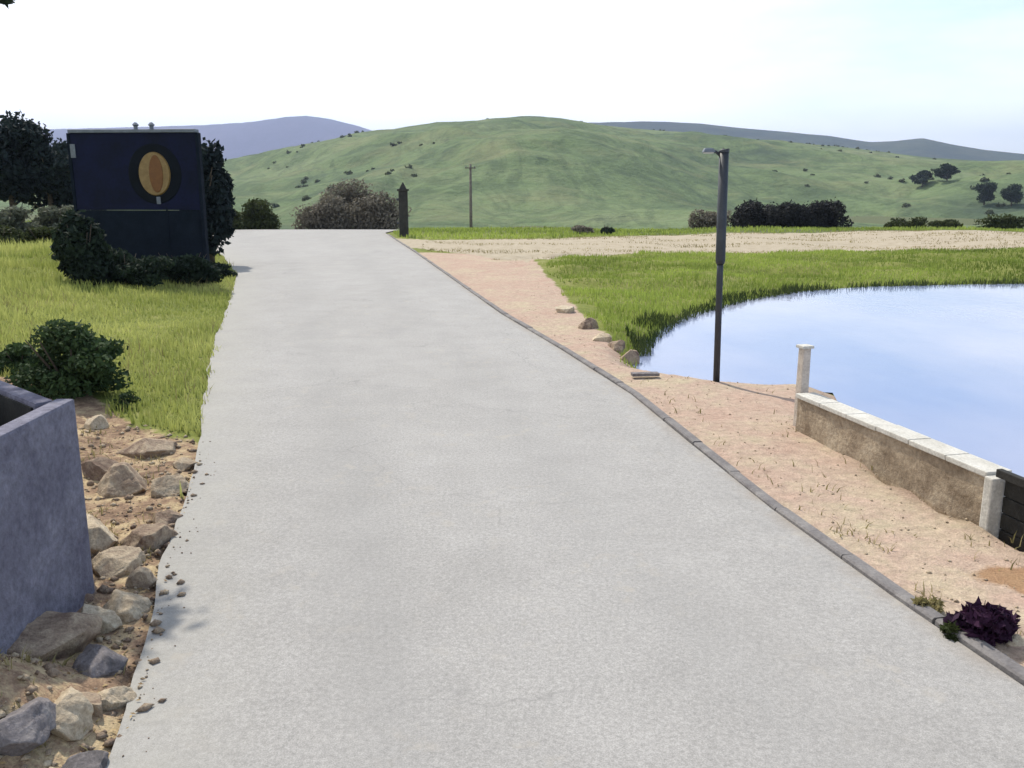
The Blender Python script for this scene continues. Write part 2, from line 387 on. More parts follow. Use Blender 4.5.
MAT = dict(
    road=road_mat(), ground=ground_mat(), water=water_mat(),
    kerb=mottled('kerb_stone', (.12, .11, .11), (.22, .205, .195), 5, .9, .5),
    hill=hill_mat('hill_turf', (.065, .09, .06), (.13, .175, .085), (.19, .22, .12), .012, 3.0),
    ridge=hill_mat('far_turf', (.03, .042, .05), (.05, .07, .06), (.08, .095, .07), .006, 3),  # darkened and blued, some of the distance haze sits in this colour
    mountain=hill_mat('mountain_haze_tint', (.08, .066, .13), (.105, .09, .165), (.13, .11, .18), .002, 8),  # violet is distance haze painted into the slope colour
    navy=mottled('navy_paint', (.0015, .004, .012), (.004, .007, .034), 1.2, .65, .05, .15),
    slate=mottled('slate_paint', (.004, .008, .014), (.008, .013, .022), 4, .8, .05, .1),
    green_paint=mottled('green_paint', (.002, .004, .006), (.004, .007, .012), 5, .7, .05, .12),
    gold=mottled('gold_paint', (.17, .10, .022), (.25, .16, .05), 8, .4, .05, .5),
    orange=mottled('ochre_paint', (.13, .048, .007), (.17, .065, .010), 8, .45, .05, .4),
    cream=mottled('cream_paint', (.6, .58, .52), (.7, .68, .62), 8, .6, .05),
    trim=mottled('weathered_zinc', (.09, .11, .13), (.16, .18, .21), 6, .5, .1, .5),
    metal=mottled('dark_metal', (.018, .022, .028), (.035, .04, .048), 8, .5, .1, .5),
    wood=mottled('grey_timber', (.12, .105, .085), (.22, .19, .15), 5, .9, .5),
    pale_wood=mottled('bleached_timber', (.42, .36, .30), (.56, .5, .43), 6, .9, .5),
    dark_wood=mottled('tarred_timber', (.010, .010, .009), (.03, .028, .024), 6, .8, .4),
    concrete=stone_mat('stained_concrete', (.21, .16, .11), (.37, .30, .215), (.48, .41, .31), 2.6),
    coping=mottled('pale_sunlit_top', (.42, .40, .35), (.56, .54, .49), 5, .9, .4),
    trough=stone_mat('grey_concrete', (.095, .09, .125), (.145, .14, .18), (.215, .21, .255), 3.0),
    rock=stone_mat('brown_rock', (.17, .115, .085), (.34, .26, .185), (.56, .46, .32)),
    pale_rock=stone_mat('pale_rock', (.30, .23, .16), (.48, .39, .275), (.62, .54, .40)),
    grey_rock=stone_mat('grey_rock', (.11, .10, .10), (.20, .18, .18), (.34, .31, .29)),
    bark=mottled('bark', (.05, .038, .028), (.12, .095, .07), 9, .95, .8),
    pillar=mottled('dark_stone', (.022, .022, .02), (.05, .048, .042), 4, .9, .5),
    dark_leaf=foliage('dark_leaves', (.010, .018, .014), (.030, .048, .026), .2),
    navy_leaf=foliage('blue_green_leaves', (.010, .017, .020), (.026, .040, .036), .2),
    grey_leaf=foliage('grey_leaves', (.06, .07, .045), (.17, .18, .125), .25),
    olive_leaf=foliage('olive_leaves', (.025, .035, .012), (.075, .09, .03), .3),
    shrub_leaf=foliage('shrub_leaves', (.014, .028, .014), (.06, .10, .035), .25),
    brown_leaf=foliage('brown_twigs', (.12, .108, .08), (.27, .24, .185), .25),
    purple_leaf=foliage('purple_leaves', (.016, .006, .018), (.05, .018, .045), .15),
    hedge_leaf=foliage('hedge_leaves', (.014, .015, .017), (.038, .038, .036), .15),
    grass_leaf=foliage('grass_blades', (.15, .20, .03), (.53, .54, .18), .4),
    bank_leaf=foliage('bank_blades', (.11, .155, .028), (.38, .46, .10), .45),
    reed_leaf=foliage('reed_blades', (.025, .045, .012), (.08, .10, .035), .3),
    hill_leaf=foliage('hill_scrub_leaves', (.05, .065, .04), (.11, .125, .07), .3),
    litter=foliage('fallen_leaves', (.12, .06, .03), (.48, .36, .18), .2),
    straw_leaf=foliage('straw_blades', (.16, .14, .05), (.40, .34, .17), .35),
)

# ------------------------------------------------------------------ setting
def axis(a, b, lo, hi, step, grow=1.06):
    c = list(np.arange(lo, hi, step)); s = step; x = c[-1]
    while x < b: s *= grow; x += s; c.append(x)
    s = step; x = lo; pre = []
    while x > a: s *= grow; x -= s; pre.append(x)
    return np.array(pre[::-1] + c)
gx = axis(-260, 300, -14, 26, .16); gy = axis(-40, 330, 1.5, 34, .16)
X, Y = np.meshgrid(gx, gy); x_, y_ = X.ravel(), Y.ravel()
z_ = H(x_, y_)
mk = lambda pg, s: 1 - sm(sdist(x_, y_, pg), -s, s)
sp = sdist(x_, y_, POND)
rust_c = G(1016, 585)
ground = np_mesh('ground', np.stack([x_, y_, z_], 1), grid_faces(len(gx), len(gy)), MAT['ground'], smooth=True,
    attrs=dict(field=sm(y_, 50, 56), dirt=mk(DIRT_R, .25), brown=mk(DIRT_L, .2), track=mk(TRACK, .8),
               rust=.95 * (1 - sm(np.hypot(x_ - rust_c.x - .15, y_ - rust_c.y) + fbm(x_ * 4, y_ * 4, 95, 3) * .5, .0, .6)),
               mud=(1 - sm(sp, .15, .9)) * (.35 + .65 * sm(y_, 14, 18))))
tag(ground, kind='structure')

# road slab: its two edges wander a little
ys = np.concatenate([np.arange(-9, 30, .15), np.arange(30, 75, .5)])
nu = 41; V = []; U = []
for yv in ys:
    a = float(xl(yv)) + float(fbm(np.array([yv * 1.7]), np.array([.3]), 21, 4)[0]) * .12 - .03
    b = float(xr(yv)) + .01
    for k in range(nu):
        u = k / (nu - 1); V.append((a + (b - a) * u, yv, .012 * math.sin(math.pi * u) + .012 - 7.0 * float(sm(np.array(yv), 50, 150)))); U.append(u)
road = np_mesh('road', V, grid_faces(nu, len(ys)), MAT['road'], smooth=True, attrs=dict(u=U)); tag(road, kind='structure')

# kerb: a low dark strip along the right side of the road
kb = MB(); random.seed(4)
ky = list(np.arange(1.5, 49, .9))
prof = [(0.0, -.06), (0.0, .030), (.012, .042), (.085, .040), (.10, .026), (.10, -.1)]
np_k = len(prof); yk = 1.0
while yk < 49:
    vv = []; jz = random.uniform(-.008, .006); jx = random.uniform(-.006, .006)
    for q in range(4):
        yv = yk + .885 * q / 3; x0 = float(xr(yv)) + .014 + jx
        dx = (float(xr(yv + .3)) - float(xr(yv - .3))) / .6; l = math.hypot(1, dx)
        for (o_, zz) in prof: vv.append((x0 + o_ / l, yv - o_ * dx / l, zz + jz))
    kb.add(vv, [(i * np_k + k, i * np_k + k + 1, (i + 1) * np_k + k + 1, (i + 1) * np_k + k) for i in range(3) for k in range(np_k - 1)] + [tuple(range(np_k)), tuple(range(3 * np_k, 4 * np_k))])
    yk += .9
tag(kb.build('kerb', MAT['kerb']), kind='structure')

# pond water
n = len(POND)
wm = bpy.data.meshes.new('pond'); bm = bmesh.new()
cen = POND.mean(0)
off = []
for i in range(n):
    p = POND[i]; t = POND[(i + 1) % n] - POND[i - 1]; nn = np.array([t[1], -t[0]]); nn /= np.linalg.norm(nn)
    if sdist(np.array([p[0] + nn[0] * .05]), np.array([p[1] + nn[1] * .05]), POND)[0] < 0: nn = -nn
    e = .02 if i < 3 else .12
    off.append(p + nn * e)
vs_ = [bm.verts.new((p[0], p[1], WATER_Z)) for p in off]
bm.faces.new(vs_); bmesh.ops.triangulate(bm, faces=bm.faces[:]); bmesh.ops.recalc_face_normals(bm, faces=bm.faces)
for f in bm.faces:
    if f.normal.z < 0: f.normal_flip()
bm.to_mesh(wm); bm.free(); wm.materials.append(MAT['water'])
wo_ = bpy.data.objects.new('pond', wm); COL.objects.link(wo_); tag(wo_, kind='structure')

# hills: rolling ground beyond the crest
def skyline(tab):
    az = []; el = []
    for px, py in tab:
        d = ray(px, py); az.append(math.atan2(d[0], d[1])); el.append(d[2] / math.hypot(d[0], d[1]))
    return np.array(az), np.array(el)
def make_hill(tab, r0, rt, r1, z0, fold, wav, seed, power=1.25):
    az, el = skyline(tab)
    def f(x, y):
        a = np.arctan2(x, y); r = np.hypot(x, y)
        e = np.interp(a, az, el)
        rt_ = rt * (1 + .18 * fbm(a * 5 + 7, a * 0 + .5, seed + 3, 2))
        top = CAM_H + rt_ * e
        t = np.clip((r - r0) / (rt_ - r0), 0, 1); b = np.clip((r - rt_) / (r1 - rt_), 0, 1)
        s = t ** power; s = s * .55 + (t * t * (3 - 2 * t)) * .45
        z = z0 + (top - z0) * s * (1 - .9 * b * b)
        env = np.clip(t * 3, 0, 1) * (1 - t ** 1.5 * .97)
        q = fbm(x / wav + fbm(x / wav, y / wav, seed + 30, 2), y / (wav * 1.6), seed, 5)
        rid = .5 - np.abs(fbm(x / (wav * .8) + y / (wav * 1.9), y / (wav * 2.2), seed + 11, 3)) * 3
        return z + env * fold * (q * 1.6 + rid * .35)
    return f
def hill_obj(name, f, a0, a1, na, rs, mat):
    A, RR = np.meshgrid(np.linspace(R(a0), R(a1), na), rs)
    x = (np.sin(A) * RR).ravel(); y = (np.cos(A) * RR).ravel()
    o = np_mesh(name, np.stack([x, y, f(x, y)], 1), grid_faces(na, len(rs)), mat, smooth=True)
    return tag(o, kind='structure')
hillA = make_hill([(-900, 200), (-300, 195), (0, 192), (150, 178), (225, 164), (300, 147), (380, 131), (450, 125), (520, 120), (560, 121), (600, 125), (650, 130), (720, 136), (790, 143), (860, 150), (930, 158), (1024, 163), (1200, 172), (1900, 180)], 140, 900, 1600, -8.5, 36, 130, 5)
hill_obj('hill', hillA, -62, 62, 520, np.concatenate([np.linspace(120, 420, 110), np.linspace(424, 1100, 170), np.linspace(1120, 1600, 20)]), MAT['hill'])
hillB = make_hill([(-900, 175), (0, 172), (300, 160), (480, 140), (580, 122.5), (650, 121), (700, 123), (740, 127.5), (830, 136), (870, 142), (895, 141), (922, 138), (950, 144), (985, 150), (1024, 154), (1100, 160), (1500, 165), (1900, 170)], 1500, 2500, 3600, -8, 45, 420, 17)
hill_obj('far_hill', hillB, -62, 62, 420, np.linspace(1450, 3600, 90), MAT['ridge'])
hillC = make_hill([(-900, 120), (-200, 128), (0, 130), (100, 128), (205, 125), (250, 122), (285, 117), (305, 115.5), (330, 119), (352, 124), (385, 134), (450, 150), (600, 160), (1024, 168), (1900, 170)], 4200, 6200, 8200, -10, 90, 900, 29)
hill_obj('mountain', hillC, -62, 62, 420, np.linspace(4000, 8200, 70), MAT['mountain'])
# plain between and beyond the hills, out to the horizon
pl = MB()
pl.add([(-9000, -3000, -11.5), (9000, -3000, -11.5), (9000, 9000, -11.5), (-9000, 9000, -11.5)], [(0, 1, 2, 3)])
tag(pl.build('terrain', MAT['ridge']), kind='structure')

def on_hill(px, py, f=hillA, r0=130, r1=1000):
    d = ray(px, py); d = d / math.hypot(d[0], d[1]); t = np.linspace(r0, r1, 9000)
    X = d[0] * t; Y = d[1] * t; Z = CAM_H + d[2] * t
    h = f(X, Y); m_ = Z < h
    k = np.argmax(m_) if m_.any() else len(t) - 1
    return Vector((X[k], Y[k], h[k]))

# ------------------------------------------------------------------ vegetation builders
rng = np.random.default_rng(11)
def leaves(centres, radii, n, size, seed, aspect=1.7, shell=.55, flat=0.0):
    """leaf faces spread through a set of ellipsoid clumps"""
    g = np.random.default_rng(seed); C_ = np.asarray(centres, float); Rr = np.asarray(radii, float)
    wgt = Rr.prod(1) ** (2 / 3); wgt /= wgt.sum()
    k = g.choice(len(C_), n, p=wgt)
    d = g.normal(size=(n, 3)); d /= np.linalg.norm(d, axis=1)[:, None]
    rad = shell + (1.08 - shell) * g.random(n) ** .7; rad *= 1 + .12 * g.normal(size=n)
    c = C_[k] + d * Rr[k] * rad[:, None]
    nrm = d * .6 + g.normal(size=(n, 3)) * .8; nrm[:, 2] += .3; nrm /= np.linalg.norm(nrm, axis=1)[:, None]
    t = np.cross(nrm, g.normal(size=(n, 3))); t /= np.linalg.norm(t, axis=1)[:, None]; b = np.cross(nrm, t)
    s = size * (.6 + .8 * g.random(n)); t *= (s * aspect * .5)[:, None]; b *= (s * .5)[:, None]
    V = np.stack([c - t, c - b * .9 - t * .1, c + t, c + b * .9 + t * .1], 1).reshape(-1, 3)
    F_ = np.arange(4 * n).reshape(-1, 4); clump = g.random(len(C_))
    rnd = np.repeat(np.clip(.5 * clump[k] + .5 * g.random(n), 0, 1), 4)
    return V, F_, rnd
def clumps(n, rx, ry, rz, zc, seed, size=(.35, .55)):
    g = np.random.default_rng(seed); c = []; r = []
    for i in range(n):
        d = g.normal(size=3); d /= np.linalg.norm(d); q = .25 + .6 * g.random() ** .6
        s = g.uniform(*size)
        c.append((d[0] * rx * q, d[1] * ry * q, zc + d[2] * rz * q)); r.append((rx * s, ry * s, rz * s * .85))
    return c, r
def tree(name, loc, h, wid, mat, label, cat, seed, group=None, nleaf=2600, leaf=.22, trunk_h=.3, ncl=16, conic=0, trunk_r=None):
    e = empty(name, loc, label, cat, group); random.seed(seed)
    tr = MB(); rt = trunk_r or h * .025
    top = (random.uniform(-.04, .04) * h, random.uniform(-.04, .04) * h, h * .8)
    tr.tube([(0, 0, -.25), (top[0] * .2, top[1] * .2, h * .25), (top[0] * .6, top[1] * .6, h * .5), top], [rt * 1.35, rt, rt * .7, rt * .2], 9)
    for k in range(7):
        a = random.uniform(0, 6.28); z0 = h * random.uniform(trunk_h, .62); l = wid * random.uniform(.3, .46)
        tr.tube([(0, 0, z0), (math.cos(a) * l * .5, math.sin(a) * l * .5, z0 + h * .1), (math.cos(a) * l, math.sin(a) * l, z0 + h * .2)], [rt * .5, rt * .3, rt * .1], 6)
    tr.build('trunk', MAT['bark'], e, smooth=True)
    zc = h * (1 + trunk_h) / 2; rz = h * (1 - trunk_h) / 2
    c, r = clumps(int(ncl * 1.5), wid / 2 * .9, wid / 2 * .9, rz * .9, zc, seed, (.2, .5))
    if conic:
        c = [(p[0] * (1 - conic * (p[2] - zc) / rz), p[1] * (1 - conic * (p[2] - zc) / rz), p[2]) for p in c]
    V, F_, rn = leaves(c, r, int(nleaf * 2.4), leaf * .62, seed)
    np_mesh('crown', V, F_, mat, e, attrs=dict(rnd=rn)); return e
def bush(name, loc, w_, d_, h, mat, label, cat, seed, group=None, nleaf=1500, leaf=.1, ncl=9, aspect=1.8, box=False):
    e = empty(name, loc, label, cat, group); random.seed(seed)
    st = MB(); ns = 6
    for k in range(ns):
        a = 6.28 * k / ns + random.uniform(-.3, .3); l = random.uniform(.2, .36)
        st.tube([(0, 0, -.08), (math.cos(a) * w_ * l * .5, math.sin(a) * d_ * l * .5, h * .35), (math.cos(a) * w_ * l, math.sin(a) * d_ * l, h * random.uniform(.6, .85))], [min(h * .03, .02), min(h * .022, .015), min(h * .008, .006)], 6)
    st.build('stem', MAT['bark'], e, smooth=True)
    if box:
        g = np.random.default_rng(seed); c = [(g.uniform(-.44, .44) * w_, g.uniform(-.4, .4) * d_, g.uniform(.15, .70) * h) for _ in range(ncl)]
        r = [(w_ / ncl ** .5 * .6 * g.uniform(.7, 1.3), d_ * .3, h * .3 * g.uniform(.8, 1.15)) for _ in range(ncl)]
    else:
        c, r = clumps(ncl, w_ / 2 * .8, d_ / 2 * .8, h * .42, h * .46, seed, (.34, .55))
        g = np.random.default_rng(seed + 500)
        for k in range(ncl // 2 + 2):
            a = g.uniform(0, 6.28); q = g.uniform(.3, .68); c.append((math.cos(a) * w_ / 2 * q, math.sin(a) * d_ / 2 * q, h * g.uniform(.1, .26))); r.append((w_ * .17, d_ * .17, h * .2))
    V, F_, rn = leaves(c, r, int(nleaf * 2), leaf * .72, seed, aspect)
    V[:, 2] = np.maximum(V[:, 2], .01)
    np_mesh('foliage', V, F_, mat, e, attrs=dict(rnd=rn)); return e
def blades(name, region, n, mat, h0, h1, wd_, seed, hmod=None, bbox=None, lean=.45):
    g = np.random.default_rng(seed)
    x0, x1, y0, y1 = bbox
    xs = g.uniform(x0, x1, n); u = g.random(n); ys_ = y0 * (y1 / y0) ** u         # denser near the camera
    ok = region(xs, ys_); xs, ys_ = xs[ok], ys_[ok]; n = len(xs)
    zs = H(xs, ys_); hh = g.uniform(h0, h1, n) * (.55 + 1.1 * np.clip(fbm(xs * .8, ys_ * .8, seed, 3) + .5, 0, 1))
    if hmod is not None: hh *= hmod(xs, ys_)
    a = g.uniform(0, 6.283, n); ww = wd_ * (.6 + .8 * g.random(n)) * (1 + ys_ / 30)
    la = g.uniform(0, 6.283, n); ll = hh * g.random(n) * lean
    bx = np.cos(a) * ww / 2; by = np.sin(a) * ww / 2
    base = np.stack([xs, ys_, zs - .02], 1); tip = base + np.stack([np.cos(la) * ll, np.sin(la) * ll, hh], 1)
    mid = base + np.stack([np.cos(la) * ll * .3, np.sin(la) * ll * .3, hh * .6], 1)
    o = np.stack([bx, by, 0 * bx], 1)
    V = np.stack([base - o, base + o, mid + o * .8, mid - o * .8, tip], 1).reshape(-1, 3)
    i = np.arange(n)[:, None] * 5
    T = np.concatenate([i + np.array([[0, 1, 2]]), i + np.array([[0, 2, 3]]), i + np.array([[3, 2, 4]])])
    rnd = .75 * (fbm(xs * .45, ys_ * .45, seed + 5, 3) * 1.5 + .5) + .35 * g.random(n) - (.3 * sm(xs, 9, 20) if seed == 2 else 0)
    rnd = np.repeat(np.clip(rnd, 0, 1), 5)
    return tag(np_mesh(name, V, T, mat, attrs=dict(rnd=rnd)), kind='stuff')

# ------------------------------------------------------------------ grass
def left_turf(x, y):
    d = xl(y) - x; k = sdist(x, y, DIRT_L) + fbm(x * 1.5, y * 1.5, 40, 3) * .9
    return (d > -.12 + .36 * np.clip(fbm(x * 2, y * 2, 44, 3) + .4, 0, 1)) & (k > .1)
o = blades('grass', left_turf, 230000, MAT['grass_leaf'], .05, .15, .012, 1, bbox=(-22, 0, 5.5, 52), hmod=lambda x, y: 1 + 1.3 * sm(xl(y) - x, 1.5, 5) * np.clip(fbm(x * .9, y * .9, 97, 3) * 2.4 + .55, 0, 1.3))
o['label'] = 'sunlit yellow green grass on the bank left of the road'; o['category'] = 'grass'
def right_turf(x, y):
    return (x > xr(y) + .5) & (sdist(x, y, POND) > .05) & (sdist(x, y, DIRT_R) + fbm(x, y, 41, 3) * 1.6 > .25) & (sdist(x, y, TRACK) + fbm(x * .7, y * .7, 42, 3) * 2.5 > .3) & (y > 11)
o = blades('grass', right_turf, 240000, MAT['bank_leaf'], 0.05, .15, .013, 2, bbox=(1, 42, 12, 42))
o['label'] = 'bright green grass on the far bank of the pond'; o['category'] = 'grass'
def rim(x, y): 
    s = sdist(x, y, POND); return (s > -.12) & (s < .1 + .9 * np.clip(fbm(x * .6, y * .6, 50, 3) + .5, 0, 1)) & (y > 14.0 + .0 * x) & (x < 34) & (fbm(x * .9, y * .9, 51, 2) > -.1 - .25 * sm(x, 9, 14))
o = blades('waterside_reeds', rim, 200000, MAT['reed_leaf'], 0.06, .22, .013, 3, bbox=(2, 36, 13, 27))
o['label'] = 'dark reedy growth fringing the far edge of the pond'; o['category'] = 'reeds'
def straw(x, y):
    d = x - xr(y); k = sdist(x, y, DIRT_L); dl = xl(y) - x
    a = (d > .2) & (sdist(x, y, DIRT_R) < 0) & (sdist(x, y, POND) > .12) & (fbm(x * 1.6, y * 1.6, 60, 3) > .06) & (y < 12)
    b = (k < .1) & (dl > .1) & (fbm(x * 1.4, y * 1.4, 61, 3) > .05)
    c = (d > .22) & (d < .45) & (y < 6.5) & (fbm(x * 3, y * 3, 62, 2) > -.05)
    return (a & (np.abs(fbm(x * 7, y * 7, 63, 2)) < .025)) | (b & (np.abs(fbm(x * 6, y * 6, 64, 2)) < .09)) | c
o = blades('dry_grass', straw, 90000, MAT['straw_leaf'], .03, .09, .008, 4, bbox=(-8, 9, 2.6, 14), lean=1.6)
o['label'] = 'thin dry straw grass on the bare verges beside the road'; o['category'] = 'dry grass'
def track_tuft(x, y):
    return (sdist(x, y, TRACK) < .5) & (fbm(x * .35, y * 1.2, 68, 3) > .08 - .1 * (sdist(x, y, TRACK) > -1.2)) & (x > xr(y) + .5)
o = blades('dry_grass', track_tuft, 60000, MAT['straw_leaf'], .03, .10, .012, 9, bbox=(-4, 50, 30, 55), lean=1.2)
o['label'] = 'pale dry grass growing in patches on the dirt track'; o['category'] = 'dry grass'
def stalks(x, y): return left_turf(x, y) & (fbm(x * .8, y * .8, 69, 3) > .0)
o = blades('dry_grass', stalks, 26000, MAT['straw_leaf'], .08, .24, .007, 10, bbox=(-22, 0, 5.5, 45), lean=.9)
o['label'] = 'dead straw stalks mixed into the grass of the left bank'; o['category'] = 'dry grass'
def far_turf(x, y): return (sdist(x, y, TRACK) > .3) & ((x > xr(y) + .4) | (x < xl(y) - .3)) & (y > 40) & (x < 60)
o = blades('dry_grass', far_turf, 70000, MAT['bank_leaf'], .08, .22, .02, 6, bbox=(-30, 60, 40, 75))
o['label'] = 'green tufts of grass along the crest beyond the dirt track'; o['category'] = 'grass'

# gravel and litter on the bare ground
def pebbles(name, region, n, bbox, s0, s1, mat, seed, label):
    g = np.random.default_rng(seed); xs = g.uniform(bbox[0], bbox[1], n); ys_ = bbox[2] * (bbox[3] / bbox[2]) ** g.random(n)
    ok = region(xs, ys_); xs, ys_ = xs[ok], ys_[ok]; n = len(xs); s = s0 * (s1 / s0) ** (g.random(n) ** 1.7)
    oct_ = np.array([[1, 0, 0], [0, 1, 0], [-1, 0, 0], [0, -1, 0], [0, 0, .7], [0, 0, -.7]], float)
    V = oct_[None] * (s[:, None, None]) * (.6 + .8 * g.random((n, 6, 1)))
    a = g.uniform(0, 6.28, n); c, sn = np.cos(a)[:, None], np.sin(a)[:, None]
    V = np.stack([V[..., 0] * c - V[..., 1] * sn, V[..., 0] * sn + V[..., 1] * c, V[..., 2]], -1)
    V += np.stack([xs, ys_, np.maximum(H(xs, ys_), np.where((xs > xl(ys_)) & (xs < xr(ys_)), .014, -9)) + s * .25], 1)[:, None]
    fc = np.array([[0, 1, 4], [1, 2, 4], [2, 3, 4], [3, 0, 4], [1, 0, 5], [2, 1, 5], [3, 2, 5], [0, 3, 5]])
    F_ = (np.arange(n)[:, None, None] * 6 + fc[None]).reshape(-1, 3)
    o = np_mesh(name, V.reshape(-1, 3), F_, mat); tag(o, label, 'gravel', kind='stuff')
pebbles('gravel', lambda x, y: (sdist(x, y, DIRT_R) < .1) & (x > xr(y) + .2) & (sdist(x, y, POND) > .05), 6000, (0, 8, 3, 30), .003, .016, MAT['pale_rock'], 7, 'loose gravel on the pinkish dirt verge by the pond')
pebbles('gravel', lambda x, y: (sdist(x, y, DIRT_L) < .1) & (x < xl(y) + .02 + .3 * np.abs(np.sin(x * 913.7)) ** 4 * (fbm(x, y, 66, 2) + .6)), 8000, (-7, 0, 2.6, 9), .004, .04, MAT['rock'], 8, 'brown rubble on the bare bank left of the road')
pebbles('gravel', lambda x, y: (sdist(x, y, DIRT_L) < .1) & (x < xl(y) + .03), 8000, (-7, 0, 2.6, 9), .004, .03, MAT['pale_rock'], 12, 'pale chippings on the bare bank left of the road')

def litter(n, seed):
    g = np.random.default_rng(seed); xs = g.uniform(-6, 0, n); ys_ = 2.6 * (9 / 2.6) ** g.random(n)
    ok = (sdist(xs, ys_, DIRT_L) < .15) & (xs < xl(ys_) + .02) & (fbm(xs * 2, ys_ * 2, 99, 3) > -.06); xs, ys_ = xs[ok], ys_[ok]; n = len(xs)
    zs = np.maximum(H(xs, ys_), np.where(xs > xl(ys_), .014, -9)) + .006; a = g.uniform(0, 6.28, n); l = g.uniform(.008, .022, n); w_ = l * .35; t = g.uniform(-.5, .5, n)
    c, sn = np.cos(a), np.sin(a)
    pt = lambda u, v, dz: np.stack([xs + c * u - sn * v, ys_ + sn * u + c * v, zs + dz], 1)
    V = np.stack([pt(-l, 0 * l, 0 * l), pt(0 * l, -w_, l * .2 + w_ * t), pt(l, 0 * l, l * .25), pt(0 * l, w_, l * .2 - w_ * t)], 1).reshape(-1, 3)
    o = np_mesh('leaf_litter', V, np.arange(4 * n).reshape(-1, 4), MAT['litter'], attrs=dict(rnd=np.repeat(g.random(n), 4)))
    tag(o, 'dry fallen leaves scattered on the bare bank left of the road', 'leaf litter', kind='stuff')
litter(9000, 14)

# ------------------------------------------------------------------ pond wall with its sluice
H_W = 0.40; L_W = float(np.linalg.norm(WALL_B - WALL_A)); ang = math.atan2(wd[1], wd[0])
we = empty('pond_wall', (WALL_A[0], WALL_A[1], -.06), 'low brown stained concrete wall with coping paled as if sunlit along the near edge of the pond', 'wall', rz=ang)
sgn = 1 if (-math.sin(ang) * wn[0] + math.cos(ang) * wn[1]) > 0 else -1
def wallbody():
    nx, nz = 60, 10; V = []; g = np.random.default_rng(2)
    for side in (0, 1):
        for j in range(nz):
            for i in range(nx):
                x = L_W * i / (nx - 1); z = -.5 + (H_W + .5) * j / (nz - 1)
                y = sgn * (0 if side == 0 else .17)
                y += (fbm(np.array([x * 4.]), np.array([z * 4.]), 70 + side, 3)[0]) * .03 * (1 if j < nz - 1 else .3)
                V.append((x, y, z))
    m = MB(); k = nx * nz; f = []
    for s_ in (0, 1):
        for j in range(nz - 1):
            for i in range(nx - 1):
                a = s_ * k + j * nx + i; f.append((a, a + 1, a + nx + 1, a + nx))
    for j in range(nz - 1):
        for i in (0, nx - 1):
            a = j * nx + i; f.append((a, a + nx, a + nx + k, a + k))
    m.add(V, f); return m
wallbody().build('wall_body', MAT['concrete'], we, smooth=False)
cp_ = MB(); random.seed(8); nseg = 6
for i in range(nseg):
    l = L_W / nseg; cp_.box((l * (i + .5), sgn * .085, H_W + .02 + random.uniform(-.003, .003)), (l - .008, .22, .045), random.uniform(-.006, .006))
cp_.build('coping', MAT['coping'], we, bevel=.008)  # paler than the body: sunlight on the wall top put into colour
ed = MB(); ed.box((L_W + .045, sgn * .08, .17 - .2), (.085, .26, .9)); ed.build('end_pier', MAT['coping'], we, bevel=.012)
# sluice board slotted next to the end pier
sl = WALL_B + wd * .09
se = empty('sluice_gate', (sl[0], sl[1], -.06), 'black tarred timber sluice boards at the near end of the pond wall', 'sluice gate', rz=ang)
sb = MB()
for k in range(4): sb.box((.42, sgn * .06, -.02 + k * .125), (.8, .05, .118))
sb.build('board', MAT['dark_wood'], se, bevel=.006)
pp = MB(); pp.box((.86, sgn * .06, .12), (.09, .12, .8)); pp.build('post', MAT['dark_wood'], se, bevel=.008)
rl = MB(); rl.box((.42, sgn * .0, .465), (.86, .05, .06)); rl.build('rail', MAT['dark_wood'], se, bevel=.006)

# pale post at the far end of the wall
pw = WALL_A - wd * .12 + wn * .12
pe = empty('wooden_post', (pw[0], pw[1], -.1), 'short bleached timber post at the far end of the pond wall', 'post', rz=.3)
m = MB(); m.box((0, 0, .42), (.10, .10, 1.0), 0, .9); m.build('shaft', MAT['pale_wood'], pe, bevel=.01)
m = MB(); m.box((0, 0, .935), (.13, .13, .03)); m.build('cap', MAT['coping'], pe, bevel=.006)

# ------------------------------------------------------------------ lamp post by the water
lb = Vector((*P(716, 389, -.12), -.14))
sc_ = math.hypot(lb.x, lb.y)
lam = empty('lamp_post', lb, 'slim dark metal lamp post leaning slightly at the pond edge', 'lamp post')
dtop = ray(724, 152); ttop = lb.y / dtop[1]
hz = CAM_H + dtop[2] * ttop - lb.z; xoff = dtop[0] * ttop - lb.x
m = MB(); m.tube([(-.02, 0, -.1), (-.02, 0, .07), (-.015, 0, .12)], [.085, .085, .055], 14); m.build('base', MAT['metal'], lam, bevel=.004)
m = MB(); m.tube([(0, 0, .05), (xoff * .5, 0, hz * .5), (xoff * .55, 0, hz * .55)], [.043, .041, .041], 14); m.tube([(xoff * .545, 0, hz * .545), (xoff * .55, 0, hz * .56), (xoff, 0, hz)], [.05, .062, .06], 14)
m.build('pole', MAT['metal'], lam, smooth=True)
m = MB(); m.tube([(xoff, 0, hz - .005), (xoff, 0, hz + .03), (xoff - .01, 0, hz + .04)], [.066, .066, .02], 14); m.build('pole_cap', MAT['metal'], lam)
m = MB(); m.tube([(xoff - .02, 0, hz - .06), (xoff - .10, 0, hz + .005), (xoff - .15, 0, hz + .012)], [.018, .018, .018], 8); m.build('arm', MAT['metal'], lam, smooth=True)
m = MB(); m.box((xoff - .19, 0, hz + .02), (.15, .13, .05), 0, .7); hd = m.build('lamp_head', MAT['trim'], lam, bevel=.012)
m = MB(); m.box((xoff - .19, 0, hz - .010), (.11, .09, .014)); m.build('lens', MAT['cream'], hd, bevel=.003)

